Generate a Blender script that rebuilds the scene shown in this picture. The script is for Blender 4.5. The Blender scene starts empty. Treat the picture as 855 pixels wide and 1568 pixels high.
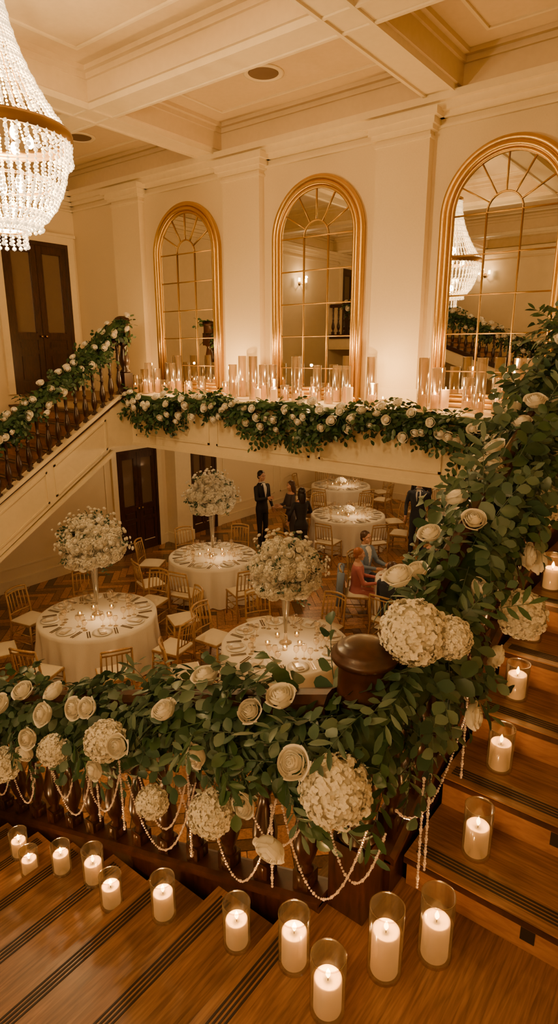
import bpy, math, random
import numpy as np
from mathutils import Matrix, Vector
D=bpy.data
SC=bpy.context.scene
rnd=random.Random(7)
R=np.random.RandomState(11)
pi=math.pi
# ------------------------------------------------------------------ materials
def newmat(name):
    m=D.materials.new(name); m.use_nodes=True
    nt=m.node_tree; b=nt.nodes['Principled BSDF']
    return m,nt,b
def simple(name,col,rough=.5,metal=0,em=None,es=0,spec=.5,coat=0,bump=None):
    m,nt,b=newmat(name)
    b.inputs['Base Color'].default_value=(*col,1)
    b.inputs['Roughness'].default_value=rough
    b.inputs['Metallic'].default_value=metal
    b.inputs['Specular IOR Level'].default_value=spec
    if em: 
        b.inputs['Emission Color'].default_value=(*em,1); b.inputs['Emission Strength'].default_value=es
    if coat: b.inputs['Coat Weight'].default_value=coat; b.inputs['Coat Roughness'].default_value=.15
    tc=nt.nodes.new('ShaderNodeTexCoord'); nz=nt.nodes.new('ShaderNodeTexNoise')
    nz.inputs['Scale'].default_value=bump[0] if bump else 14
    nt.links.new(tc.outputs['Object'],nz.inputs['Vector'])
    mx=nt.nodes.new('ShaderNodeMix'); mx.data_type='RGBA'
    mx.inputs['A'].default_value=(*[c*.93 for c in col],1); mx.inputs['B'].default_value=(*[min(1,c*1.05) for c in col],1)
    nt.links.new(nz.outputs['Fac'],mx.inputs['Factor']); nt.links.new(mx.outputs['Result'],b.inputs['Base Color'])
    if bump:
        bp=nt.nodes.new('ShaderNodeBump'); bp.inputs['Strength'].default_value=bump[1]; bp.inputs['Distance'].default_value=.01
        nt.links.new(nz.outputs['Fac'],bp.inputs['Height']); nt.links.new(bp.outputs['Normal'],b.inputs['Normal'])
    return m
def wood(name,c1,c2,scale=(1,1,1),rough=.35,coat=0.2,island=0.0):
    m,nt,b=newmat(name)
    tc=nt.nodes.new('ShaderNodeTexCoord'); mp=nt.nodes.new('ShaderNodeMapping'); mp.inputs['Scale'].default_value=scale
    nz=nt.nodes.new('ShaderNodeTexNoise'); nz.inputs['Scale'].default_value=6; nz.inputs['Detail'].default_value=6; nz.inputs['Distortion'].default_value=.6
    cr=nt.nodes.new('ShaderNodeValToRGB'); cr.color_ramp.elements[0].position=.3; cr.color_ramp.elements[1].position=.72
    cr.color_ramp.elements[0].color=(*c1,1); cr.color_ramp.elements[1].color=(*c2,1)
    L=nt.links.new
    L(tc.outputs['Object'],mp.inputs['Vector']); L(mp.outputs['Vector'],nz.inputs['Vector']); L(nz.outputs['Fac'],cr.inputs['Fac'])
    out=cr.outputs['Color']
    if island:
        g=nt.nodes.new('ShaderNodeNewGeometry'); mr=nt.nodes.new('ShaderNodeMapRange')
        mr.inputs['To Min'].default_value=1-island; mr.inputs['To Max'].default_value=1+island
        L(g.outputs['Random Per Island'],mr.inputs['Value'])
        vm=nt.nodes.new('ShaderNodeVectorMath'); vm.operation='SCALE'
        L(out,vm.inputs[0]); L(mr.outputs['Result'],vm.inputs['Scale']); out=vm.outputs['Vector']
    L(out,b.inputs['Base Color'])
    b.inputs['Roughness'].default_value=rough; b.inputs['Coat Weight'].default_value=coat; b.inputs['Coat Roughness'].default_value=.2
    bp=nt.nodes.new('ShaderNodeBump'); bp.inputs['Strength'].default_value=.12; bp.inputs['Distance'].default_value=.004
    L(nz.outputs['Fac'],bp.inputs['Height']); L(bp.outputs['Normal'],b.inputs['Normal'])
    return m
def islandmat(name,cols,rough=.5,trans=0.0,spec=.4):
    m,nt,b=newmat(name); L=nt.links.new
    g=nt.nodes.new('ShaderNodeNewGeometry'); cr=nt.nodes.new('ShaderNodeValToRGB')
    e=cr.color_ramp.elements
    e[0].color=(*cols[0],1); e[1].color=(*cols[-1],1)
    for i,c in enumerate(cols[1:-1]):
        x=e.new((i+1)/(len(cols)-1)); x.color=(*c,1)
    L(g.outputs['Random Per Island'],cr.inputs['Fac']); L(cr.outputs['Color'],b.inputs['Base Color'])
    b.inputs['Roughness'].default_value=rough; b.inputs['Specular IOR Level'].default_value=spec
    if trans:
        t=nt.nodes.new('ShaderNodeBsdfTranslucent'); L(cr.outputs['Color'],t.inputs['Color'])
        mx=nt.nodes.new('ShaderNodeMixShader'); mx.inputs[0].default_value=trans
        L(b.outputs[0],mx.inputs[1]); L(t.outputs[0],mx.inputs[2]); L(mx.outputs[0],nt.nodes['Material Output'].inputs['Surface'])
    return m
def glassmat(name,tint=(1,.94,.84),base=.08,k=.65,rough=.15):
    m,nt,b=newmat(name); L=nt.links.new
    nt.nodes.remove(b)
    t=nt.nodes.new('ShaderNodeBsdfTransparent'); t.inputs['Color'].default_value=(*tint,1)
    g=nt.nodes.new('ShaderNodeBsdfGlossy'); g.inputs['Roughness'].default_value=rough
    f=nt.nodes.new('ShaderNodeLayerWeight'); f.inputs['Blend'].default_value=.35
    ma=nt.nodes.new('ShaderNodeMath'); ma.operation='MULTIPLY_ADD'; ma.inputs[1].default_value=k; ma.inputs[2].default_value=base
    L(f.outputs['Facing'],ma.inputs[0])
    mx=nt.nodes.new('ShaderNodeMixShader'); L(ma.outputs[0],mx.inputs[0]); L(t.outputs[0],mx.inputs[1]); L(g.outputs[0],mx.inputs[2])
    L(mx.outputs[0],nt.nodes['Material Output'].inputs['Surface'])
    return m
def emis(name,col,s):
    m,nt,b=newmat(name)
    b.inputs['Base Color'].default_value=(*col,1); b.inputs['Emission Color'].default_value=(*col,1); b.inputs['Emission Strength'].default_value=s
    return m
WALL=simple('cream_plaster',(.78,.65,.42),.7,bump=(60,.04))
TRIM=simple('cream_paint_trim',(.81,.69,.46),.45)
CEIL=simple('ceiling_plaster',(.70,.56,.35),.75)
MAHO=wood('mahogany',(.012,.004,.002),(.055,.017,.007),(8,8,1.2),.28,.4)
MAHR=wood('mahogany_rail',(.022,.006,.003),(.062,.020,.008),(3,3,3),.40,.2)
OAKX=wood('oak_tread_x',(.12,.057,.024),(.29,.148,.064),(1.0,16,16),.42,.1,.0)
OAKY=wood('oak_tread_y',(.12,.057,.024),(.29,.148,.064),(16,1.0,16),.42,.1,.0)
RISER=wood('oak_riser',(.22,.10,.040),(.36,.18,.075),(2,2,8),.5,.05)
PARQ=wood('parquet',(.17,.074,.028),(.42,.205,.080),(5,5,5),.32,.25,.72)
STRIP=simple('nosing_insert',(.014,.008,.006),.6)
GOLD=simple('gilded_frame',(.64,.42,.13),.36,1,bump=(40,.15))
BRASS=simple('brass',(.40,.26,.11),.3,1)
MIRR=simple('mirror_glass',(.68,.65,.59),.010,1)
GLASS=glassmat('clear_glass')
GLASS2=glassmat('hurricane_glass',(1,.92,.80),.12,.75,.2)
PANE=simple('dark_pane',(.13,.085,.05),.08,0,spec=.9)
WAX=simple('candle_wax',(.90,.70,.42),.5,0,em=(1,.52,.16),es=.65)  # emission stands in for flame light shining through the wax
WAX2=simple('ivory_wax',(.82,.56,.28),.5,0,em=(1,.46,.12),es=.42)  # ledge wax, flame glow put in as a weaker emission
FLAME=emis('candle_flame',(1,.68,.28),34)
WICK=simple('wick',(.02,.015,.01),.9)
LEAF=islandmat('eucalyptus_leaf',[(.026,.060,.036),(.055,.118,.075),(.135,.20,.145),(.075,.135,.07),(.032,.08,.048)],.42,.14)
LEAFD=islandmat('dark_leaf',[(.014,.042,.017),(.036,.092,.032),(.065,.122,.05)],.38,.12)
PETAL=islandmat('ivory_petal',[(.90,.86,.75),(.94,.91,.83),(.87,.82,.70)],.6,.10)
PETALH=islandmat('hydrangea_petal',[(.87,.83,.70),(.93,.90,.80),(.77,.73,.59)],.6,.10)
STEM=simple('stem',(.05,.06,.03),.6)
CLOTH=simple('table_linen',(.84,.78,.66),.8,bump=(90,.05))
NAPK=simple('napkin',(.62,.54,.42),.8)
CHINA=simple('china',(.9,.86,.78),.2)
SILV=simple('silverware',(.38,.31,.24),.25,1)
CHAIRW=wood('gold_beech',(.34,.19,.075),(.52,.32,.135),(6,6,2),.35,.3)
CUSH=simple('cream_cushion',(.76,.67,.50),.8)
CRYS=simple('crystal_bead',(.95,.86,.68),.08,0,em=(1,.76,.44),es=1.6,spec=1)  # emission imitates bulb light refracted by the crystals
BULB=emis('bulb',(1,.78,.46),22)
BEADG=simple('champagne_bead',(.90,.72,.52),.15,.5,em=(1,.6,.3),es=.07)  # faint emission imitates sparkle; the beads are no light source
BLK=simple('dark_slot',(.01,.006,.004),.6)
GRILLE=simple('speaker_grille',(.16,.10,.06),.7)
SKIN=simple('skin',(.58,.33,.22),.5)
SUITB=simple('black_suit',(.012,.012,.016),.75)
NAVY=simple('navy_suit',(.02,.028,.05),.75)
SHIRT=simple('white_shirt',(.8,.76,.7),.7)
DRESS=simple('dark_dress',(.05,.04,.045),.7)
PINK=simple('dusty_rose_dress',(.42,.13,.13),.7)
JGREY=simple('grey_blue_jacket',(.20,.27,.38),.85)
HAIRB=simple('black_hair',(.012,.008,.006),.4)
HAIRN=simple('brown_hair',(.07,.03,.014),.4)
HAIRG=simple('ginger_hair',(.35,.12,.04),.4)
SHOE=simple('shoe_leather',(.01,.008,.008),.25)
LIP=simple('lip',(.4,.10,.08),.4)
EYEW=simple('eye_white',(.8,.78,.74),.2)
# ------------------------------------------------------------------ mesh builder
def T(x=0,y=0,z=0): return Matrix.Translation((x,y,z))
def RZ(a): return Matrix.Rotation(a,4,'Z')
def RX(a): return Matrix.Rotation(a,4,'X')
def RY(a): return Matrix.Rotation(a,4,'Y')
class MB:
    def __init__(s): s.V=[];s.F=[];s.M=[];s.S=[];s.n=0;s.mats=[]
    def mi(s,mat):
        if mat not in s.mats: s.mats.append(mat)
        return s.mats.index(mat)
    def add(s,V,F,mat,smooth=False,M=None):
        V=np.asarray(V,float)
        if M is not None:
            A=np.array(M); V=V@A[:3,:3].T+A[:3,3]
        s.V.append(V); o=s.n; k=s.mi(mat)
        if isinstance(F,tuple):
            for f in F:
                if len(f): s.F.extend((np.asarray(f)+o).tolist()); s.M.extend([k]*len(f)); s.S.extend([smooth]*len(f))
        else:
            s.F.extend([[i+o for i in f] for f in F]); s.M.extend([k]*len(F)); s.S.extend([smooth]*len(F))
        s.n+=len(V)
    def box(s,x0,x1,y0,y1,z0,z1,mat,M=None):
        V=[(x0,y0,z0),(x1,y0,z0),(x1,y1,z0),(x0,y1,z0),(x0,y0,z1),(x1,y0,z1),(x1,y1,z1),(x0,y1,z1)]
        s.add(V,[(0,3,2,1),(4,5,6,7),(0,1,5,4),(1,2,6,5),(2,3,7,6),(3,0,4,7)],mat,False,M)
    def prism(s,poly,a0,a1,axis,mat,M=None):
        n=len(poly); V=[]
        for a in (a0,a1):
            for p in poly:
                V.append({'x':(a,p[0],p[1]),'y':(p[0],a,p[1]),'z':(p[0],p[1],a)}[axis])
        F=[list(range(n))[::-1],list(range(n,2*n))]+[(i,(i+1)%n,(i+1)%n+n,i+n) for i in range(n)]
        s.add(V,F,mat,False,M)
    def lathe(s,prof,seg,mat,M=None,smooth=True,closed=False):
        a=np.arange(seg)*2*pi/seg; V=[]
        for r,z in prof:
            for t in a: V.append((r*math.cos(t),r*math.sin(t),z))
        F=[]
        for i in range(len(prof)-1):
            for j in range(seg):
                F.append((i*seg+j,i*seg+(j+1)%seg,(i+1)*seg+(j+1)%seg,(i+1)*seg+j))
        if prof[0][0]>1e-5 and not closed: F.append(tuple(range(seg))[::-1])
        if prof[-1][0]>1e-5 and not closed: F.append(tuple((len(prof)-1)*seg+j for j in range(seg)))
        s.add(V,F,mat,smooth,M)
    def tube(s,pts,r,seg,mat,closed=False,smooth=True,M=None):
        P=np.asarray(pts,float); n=len(P)
        rr=np.ones(n)*r if np.isscalar(r) else np.asarray(r)
        if closed: Tn=np.roll(P,-1,0)-np.roll(P,1,0)
        else: Tn=np.gradient(P,axis=0)
        Tn/=np.linalg.norm(Tn,axis=1)[:,None]+1e-12
        u=np.cross(Tn[0],[0,0,1.0]); 
        if np.linalg.norm(u)<.1: u=np.cross(Tn[0],[0,1.0,0])
        u/=np.linalg.norm(u); V=[]
        for i in range(n):
            u=u-Tn[i]*u.dot(Tn[i]); u/=np.linalg.norm(u); w=np.cross(Tn[i],u)
            for j in range(seg):
                t=2*pi*j/seg+pi/seg; V.append(P[i]+rr[i]*(math.cos(t)*u+math.sin(t)*w))
        F=[]; m=n if closed else n-1
        for i in range(m):
            k=(i+1)%n
            for j in range(seg): F.append((i*seg+j,i*seg+(j+1)%seg,k*seg+(j+1)%seg,k*seg+j))
        if not closed:
            F.append(tuple(range(seg))[::-1]); F.append(tuple((n-1)*seg+j for j in range(seg)))
        s.add(V,F,mat,smooth,M)
    def ellip(s,c,r,mat,seg=12,rings=8,M=None):
        prof=[(math.sin(pi*i/rings)*1.0,-math.cos(pi*i/rings)) for i in range(rings+1)]
        prof[0]=(1e-4,-1);prof[-1]=(1e-4,1)
        A=T(*c)@Matrix.Diagonal((r[0],r[1],r[2],1))
        if M is not None: A=M@A
        s.lathe(prof,seg,mat,A)
    def obj(s,name,parent=None,loc=None):
        me=D.meshes.new(name+'_mesh')
        V=np.concatenate(s.V)
        if loc is not None: V=V-np.array(loc)
        me.from_pydata(V.tolist(),[],s.F)
        for m in s.mats: me.materials.append(m)
        me.polygons.foreach_set('material_index',s.M); me.polygons.foreach_set('use_smooth',s.S); me.update()
        o=D.objects.new(name,me); SC.collection.objects.link(o)
        if loc is not None: o.location=loc
        if parent: o.parent=parent
        return o
def empty(name,loc=(0,0,0)):
    e=D.objects.new(name,None); e.location=loc; e.empty_display_size=.1; SC.collection.objects.link(e); return e
def plight(name,loc,w,col=(1,.50,.20),r=.015,parent=None):
    l=D.lights.new(name,'POINT'); l.energy=w; l.color=col; l.shadow_soft_size=r
    o=D.objects.new(name,l); o.location=loc; SC.collection.objects.link(o)
    if parent: o.parent=parent
    return o
# ------------------------------------------------------------------ key dims
XL,XR=-10.9,1.4; YM=7.6; YF=6.6; YB=-4.0; YD=17.0
Z0=2.45; ZL=3.75; ZT=3.84; ZC=7.78; ZBM=7.4; ZF=2.99
# ------------------------------------------------------------------ shell
def herring():
    mb=MB(); mb.box(XL-.2,XR+.2,YB-.2,YD+.2,-.2,-.012,STRIP)
    L,W=.56,.14; c,s=math.cos(pi/4),math.sin(pi/4); g=.0035
    V=[];F=[]
    for i in range(-400,400):
        for j in range(-60,60):
            ox=i*W+j*L; oy=i*W-j*L
            for (x0,x1,y0,y1) in ((0,L,0,W),(L,L+W,W-L,W)):
                mx=ox+(x0+x1)/2; my=oy+(y0+y1)/2
                X=mx*c-my*s-5; Y=mx*s+my*c+6
                if XL-.1<X<XR+.1 and 1.0<Y<YD+.1:
                    q=[(ox+x0+g,oy+y0+g),(ox+x1-g,oy+y0+g),(ox+x1-g,oy+y1-g),(ox+x0+g,oy+y1-g)]
                    k=len(V); V+=[(a*c-b*s-5,a*s+b*c+6,0) for a,b in q]; F.append((k,k+1,k+2,k+3))
    mb.add(V,F,PARQ); mb.box(XL-.1,XR+.1,YB-.1,1.05,-.011,-.001,PARQ)
    mb.obj('floor')
herring()
def wall(name,boxes,mat=WALL,parent=None):
    mb=MB()
    for b in boxes: mb.box(*b,mat)
    return mb.obj(name,parent)
wall('wall_left',[(XL-.3,XL,YB-.3,YD+.3,-.02,ZC+.3)])
wall('wall_right',[(XR,XR+.3,YB-.3,YD+.3,-.02,ZC+.3)])
wall('wall_rear',[(XL,XR,YB-.3,YB,-.02,ZC+.3)])
wall('wall_far',[(XL,XR,YM,YM+.3,ZF+.25,ZC+.3)])
wall('wall_dining',[(XL,XR,YD,YD+.3,-.02,ZF+.3)])
mb=MB()
mb.box(XL,XR,YB,YM,ZC,ZC+.3,CEIL)
xb=[-10.9-.18,-7.18,-3.43,.32,XR+.18+.001]; yb=[YB-.18,-1.8,1.8,5.42,YM+.18]
for x in xb[1:4]: mb.box(x-.19,x+.19,YB,YM,ZBM,ZC,TRIM)
for y in yb[1:4]:
    for i in range(4): mb.box(max(xb[i]+.19,XL),min(xb[i+1]-.19,XR),y-.19,y+.19,ZBM,ZC,TRIM)
def ring(mb,x0,x1,y0,y1,w,z0,z1,mat):
    mb.box(x0,x1,y0,y0+w,z0,z1,mat); mb.box(x0,x1,y1-w,y1,z0,z1,mat)
    mb.box(x0,x0+w,y0+w,y1-w,z0,z1,mat); mb.box(x1-w,x1,y0+w,y1-w,z0,z1,mat)
for i in range(4):
    for j in range(4):
        x0=max(xb[i]+.19,XL);x1=min(xb[i+1]-.19,XR);y0=max(yb[j]+.19,YB);y1=min(yb[j+1]-.19,YM)
        ring(mb,x0,x1,y0,y1,.035,ZBM+.05,ZC,CEIL)
        ring(mb,x0,x1,y0,y1,.07,ZBM+.27,ZC,CEIL)
        ring(mb,x0,x1,y0,y1,.13,ZBM+.33,ZC,CEIL)
        if x1-x0>1.6: ring(mb,x0+.42,x1-.42,y0+.42,y1-.42,.035,ZC-.02,ZC,TRIM)
for x in xb[1:4]:
    for sx in (-1,1): mb.box(x+sx*.17-.02,x+sx*.17+.02,YB,YM,ZBM-.02,ZBM,TRIM)
for y in yb[1:4]:
    for sy in (-1,1): mb.box(XL,XR,y+sy*.17-.02,y+sy*.17+.02,ZBM-.018,ZBM,TRIM)
mb.obj('ceiling')
wall('ceiling_lower',[(XL,XR,YF+.085,YD,ZF,ZF+.25)],CEIL)
mb=MB()
mb.box(-8.33,-.86,YF,YF+.08,ZF,ZT-.03,TRIM)
mb.box(-8.35,-.86,YF-.03,YM-.002,ZT-.04,ZT,TRIM)
mb.box(-8.35,-.86,YF-.025,YF+.02,ZT-.11,ZT-.045,TRIM)
mb.box(-8.35,-.86,YF-.02,YF+.02,ZF,ZF+.06,TRIM)
x=-8.15
while x<-1.2:
    x1=min(x+1.7,-.95); z0,z1=ZF+.17,ZT-.22
    for (a,b,c,d) in ((x,x1,z0,z0+.03),(x,x1,z1-.03,z1),(x,x+.03,z0,z1),(x1-.03,x1,z0,z1)): mb.box(a,b,YF-.018,YF+.01,c,d,TRIM)
    x+=1.85
mb.obj('balcony_ledge')
def cornice(name,pts,inward):
    mb=MB()
    (x0,y0),(x1,y1)=pts
    for (p,z0,z1) in ((.04,7.08,7.11),(.06,7.18,7.24),(.12,7.24,7.32),(.19,7.32,7.40)):
        if y0==y1:
            a,b=sorted((y0,y0+inward*p)); mb.box(min(x0,x1),max(x0,x1),a,b,z0,z1,TRIM)
        else:
            a,b=sorted((x0,x0+inward*p)); mb.box(a,b,min(y0,y1),max(y0,y1),z0,z1,TRIM)
    mb.obj(name)
cornice('trim_1',((XL,YM),(XR,YM)),-1)
cornice('trim_2',((XL,YB),(XL,YM)),1)
cornice('trim_3',((XR,YB),(XR,YM)),-1)
cornice('trim_4',((XL,YB),(XR,YB)),1)
for k,x in enumerate((-9.2,-6.53,-3.9,-1.27)):
    mb=MB()
    zb=ZT+.001 if x>-8.3 else ZL+.006
    mb.box(x-.36,x+.36,YM-.12,YM-.001,zb,7.19,WALL)
    mb.box(x-.39,x+.39,YM-.15,YM-.001,zb,ZT+.22,TRIM)
    for (p,z0,z1) in ((.02,6.98,7.01),(.05,7.06,7.11),(.08,7.11,7.18),(.13,7.18,7.26)):
        mb.box(x-.36-p,x+.36+p,YM-.12-p,YM-.001,z0,z1,TRIM)
    mb.obj('pilaster')
mb=MB(); mb.box(XL,XL+.025,1,YD,0,.2,TRIM); mb.box(XL,XL+.035,1,YD,.2,.23,TRIM); mb.obj('baseboard_left')
mb=MB(); mb.box(XL,XR,YD-.025,YD,0,.2,TRIM); mb.obj('baseboard_dining')
mb=MB(); mb.box(XL,XL+.35,9.62,10.12,0,ZF,TRIM); mb.box(XL,XL+.38,9.59,10.15,0,.25,TRIM); mb.box(XL,XL+.4,9.57,10.17,ZF-.2,ZF,TRIM); mb.obj('square_column')
mb=MB()
for (y0,y1) in ((2.2,4.6),(4.9,7.9),(11.6,13.8),(14.1,16.6)):
    for (a,b,c,d) in ((y0,y1,.45,.48),(y0,y1,2.35,2.38),(y0,y0+.03,.45,2.38),(y1-.03,y1,.45,2.38)): mb.box(XL,XL+.018,a,b,c,d,TRIM)
mb.obj('trim_5')
# ------------------------------------------------------------------ doors
def door(name,w,h,M):
    mb=MB()
    mb.box(-w/2-.13,-w/2,-.06,0,0,h+.13,TRIM,M); mb.box(w/2,w/2+.13,-.06,0,0,h+.13,TRIM,M); mb.box(-w/2,w/2,-.06,0,h,h+.13,TRIM,M)
    mb.box(-w/2-.17,w/2+.17,-.08,0,h+.13,h+.18,TRIM,M)
    mb.box(-w/2,-w/2+.06,-.05,0,0,h,MAHO,M); mb.box(w/2-.06,w/2,-.05,0,0,h,MAHO,M); mb.box(-w/2+.06,w/2-.06,-.05,0,h-.07,h,MAHO,M)
    for s in (-1,1):
        a,b=(-w/2+.06,-.004) if s<0 else (.004,w/2-.06)
        st=.1*(b-a)/.55
        mb.box(a,a+st,-.035,-.002,0,h-.07,MAHO,M); mb.box(b-st,b,-.035,-.002,0,h-.07,MAHO,M)
        for (z0,z1) in ((0,.22),(.72,.80),(.98,1.1),(h-.2,h-.07)): mb.box(a+st,b-st,-.035,-.002,z0,z1,MAHO,M)
        for (z0,z1) in ((.22,.72),(.80,.98)): 
            mb.box(a+st,b-st,-.018,-.002,z0,z1,MAHO,M); mb.box(a+st+.04,b-st-.04,-.028,-.018,z0+.04,z1-.04,MAHO,M)
        mb.box(a+st,b-st,-.012,-.002,1.1,h-.2,PANE,M)
        for (c,d,e,f) in ((a+st,a+st+.015,1.1,h-.2),(b-st-.015,b-st,1.1,h-.2),(a+st,b-st,1.1,1.115),(a+st,b-st,h-.215,h-.2)): mb.box(c,d,-.03,-.01,e,f,MAHR,M)
        mb.lathe([(.012,0),(.012,.03),(.026,.045),(.026,.06),(.012,.07)],10,BRASS,M@T(s*.05,-.035,1.04)@RX(pi/2))
    return mb.obj(name)
ML=lambda y,z:T(XL+.001,y,z)@RZ(pi/2)
door('door_1',1.35,2.72,ML(6.72,ZL+.006)); door('door_2',1.15,2.4,ML(8.75,0)); door('door_3',.95,2.4,ML(10.85,0))
door('door_4',1.2,2.1,ML(-2.75,Z0+18*.137+.001))
for (x,y) in ((-5.32,6.55),(-9.05,6.55),(-1.55,6.55)):
    mb=MB(); mb.lathe([(.25,0),(.25,-.012),(.20,-.02),(.19,-.006)],40,TRIM,T(x,y,ZC)); mb.lathe([(.19,-.004),(.17,-.012),(.001,-.016)],40,GRILLE,T(x,y,ZC))
    mb.obj('ceiling_speaker',loc=None)
# ------------------------------------------------------------------ mirrors
def arch(hw,zb,zs,n=28,y=0):
    P=[(-hw,y,zb),(-hw,y,(zb+zs)/2)]
    for i in range(n+1):
        a=pi-pi*i/n; P.append((hw*math.cos(a),y,zs+hw*math.sin(a)))
    P+=[(hw,y,(zb+zs)/2),(hw,y,zb)]
    return P
for x in (-7.8,-5.2,-2.6):
    e=empty('arched_mirror',(x,YM,ZT+.002)); zs=2.243
    mb=MB(); 
    A=arch(.62,0.04,zs,36,-.05); mb.add(A,[list(range(len(A)))],MIRR); g=mb.obj('mirror_panel',e)
    mb=MB()
    for (hw,r,y) in ((.735,.042,-.055),(.67,.034,-.07),(.62,.022,-.058)):
        P=arch(hw,.043+(.735-hw),zs,32,y); mb.tube(P,r,10,GOLD)
        mb.tube([P[0],P[-1]],r,10,GOLD)
    A=arch(.76,0.0,zs,36,-.003);B=arch(.61,0.0,zs,36,-.003);A2=arch(.76,0.0,zs,36,-.05);B2=arch(.61,0.0,zs,36,-.05)
    n=len(A); mb.add(A+B+A2+B2,[(i,i+1,n+i+1,n+i) for i in range(n-1)]+[(2*n+i,3*n+i,3*n+i+1,2*n+i+1) for i in range(n-1)]+[(i,2*n+i,2*n+i+1,i+1) for i in range(n-1)]+[(n+i,n+i+1,3*n+i+1,3*n+i) for i in range(n-1)],GOLD)
    bx=.205
    for sx in (-1,1): mb.tube([(sx*bx,-.06,.04),(sx*bx,-.06,zs)],.009,6,GOLD)
    for z in (.45,.90,1.35,1.8,zs): mb.tube([(-.61,-.06,z),(.61,-.06,z)],.0085,6,GOLD)
    mb.tube([(bx*math.cos(a),-.06,zs+bx*math.sin(a)) for a in np.linspace(0,pi,15)],.009,6,GOLD)
    for a in (30,60,90,120,150):
        a=math.radians(a); mb.tube([(bx*math.cos(a),-.06,zs+bx*math.sin(a)),(.61*math.cos(a),-.06,zs+.61*math.sin(a))],.0085,6,GOLD)
    mb.obj('gilded_frame',e)
# ------------------------------------------------------------------ stairs
def stairs(n,run,rise,y0,y1,M,mat,parent):
    mb=MB()
    for i in range(n):
        z=(i+1)*rise; x=i*run
        mb.box(x-.03,x+run+.01,y0,y1,z-.035,z,mat,M)
        mb.box(x-.034,x-.0301,y0,y1,z-.030,z-.006,MAHR,M)
        mb.box(x,x+.02,y0+.001,y1-.001,z-rise+.0005,z-.0355,RISER,M)
        mb.box(x+.021,x+run,y0+.005,y1-.005,z-rise-.16,z-.036,CEIL,M)
        for k in range(4): mb.box(x+.012+k*.016,x+.020+k*.016,y0+.03,y1-.03,z,z+.0018,STRIP,M)
        mb.box(x-.004,x-.0005,y1-.50,y1-.45,z-rise+.045,z-.055,BLK,M)
    return mb.obj('treads',parent)
ST1=empty('staircase');ST2=empty('staircase');ST3=empty('staircase');ST4=empty('staircase')
MR=T(0,1.9,Z0)@RZ(pi/2)
stairs(8,.33,.1625,-XR+.01,.82,MR,OAKX,ST1)
RISE=Z0/17; MLo=T(-1.1-16*.38,0,0)
stairs(16,.38,RISE,-1.45,1.52,MLo,OAKY,ST2)
MUp=T(-1.1,0,Z0)@RZ(pi)
stairs(18,.38,.137,1.55,3.98,MUp,OAKY,ST3)
n4=22; r4=ZL/22; MF=T(0,6.2-21*.28,0)@RZ(pi/2)
stairs(21,.28,r4,8.34,10.88,MF,OAKX,ST4)
mb=MB()
mb.box(-1.1-.03,XR-.01,YB+.01,1.92,Z0-.04,Z0,OAKY); mb.box(-1.08,XR-.01,YB+.01,1.9,Z0-.25,Z0-.041,CEIL)
for k in range(4): mb.box(-1.1+.012+k*.016,-1.1+.020+k*.016,-1.45,1.5,Z0,Z0+.0018,STRIP)
mb.box(-1.134,-1.1301,-1.45,1.5,Z0-.03,Z0-.006,MAHR)
mb.box(-1.1,-1.081,-1.45,1.52,Z0-RISE,Z0-.041,RISER)
mb.obj('landing',ST1)
mb=MB(); mb.box(-.86,XR-.01,4.2,YM-.01,ZL-.04,ZL,OAKX); mb.box(-.86,XR-.01,4.2,YM-.01,ZL-.25,ZL-.041,CEIL); mb.obj('upper_landing',ST1)
mb=MB(); mb.box(XL+.01,-8.33,6.17,YM-.01,ZL-.04,ZL+.005,OAKX); mb.box(XL+.01,-8.33,6.2,YM-.01,ZL-.25,ZL-.041,CEIL); mb.obj('upper_landing',ST4)
ZU=Z0+18*.137
mb=MB(); mb.box(XL+.01,-7.94,YB+.01,-1.5,ZU-.2,ZU,OAKY); mb.obj('upper_landing',ST3)
mb=MB()
def nl(Y): return Z0+.1625+.4924*(Y-1.9)
def ll(X): return Z0+ (RISE/.38)*(X+1.1)
mb.prism([(1.75,0),(1.75,Z0-.25),(4.2,ZL-.45),(YF-.04,ZL-.45),(YF-.04,0)],-.93,-.87,'x',WALL); mb.obj('side_panel',ST1)
mb=MB(); mb.prism([(-7.1,0),(-1.0,Z0-.25),(-1.0,0)],1.56,1.64,'y',WALL); mb.obj('side_panel',ST2)
mb=MB(); s4=.607
def fl(Y): return ZT-s4*(6.35-Y)
mb.prism([(YF+.08,ZF),(YF+.08,ZT),(6.35,ZT),(.2,fl(.2)),(.2,0),(1.45,0.0),(6.35-.22,ZF)],-8.33,-8.25,'x',TRIM)
def slopebar(Ya,Yb,o0,o1,x0,x1,mat=TRIM):
    mb.prism([(Ya,fl(Ya)+o0),(Yb,fl(Yb)+o0),(Yb,fl(Yb)+o1),(Ya,fl(Ya)+o1)],x0,x1,'x',mat)
slopebar(.3,6.35,-.06,.0,-8.37,-8.215); slopebar(1.6,6.2,-.86,-.80,-8.34,-8.23)
for k in range(4):
    a=1.7+k*1.12; b=a+1.0
    slopebar(a,b,-.22,-.19,-8.26,-8.232); slopebar(a,b,-.68,-.65,-8.26,-8.232)
    for y in (a,b-.03): mb.prism([(y,fl(y)-.68),(y+.03,fl(y+.03)-.68),(y+.03,fl(y+.03)-.19),(y,fl(y)-.19)],-8.26,-8.232,'x',TRIM)
mb.obj('side_string',ST4)
mb=MB(); mb.prism([(-1.2,Z0-.25),(-7.94,ZU-.35),(XL+.01,ZU-.35),(XL+.01,ZU+.04),(-7.94,ZU+.06),(-1.2,Z0+.1)],-1.53,-1.47,'y',TRIM)
mb.obj('side_string',ST3)
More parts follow.
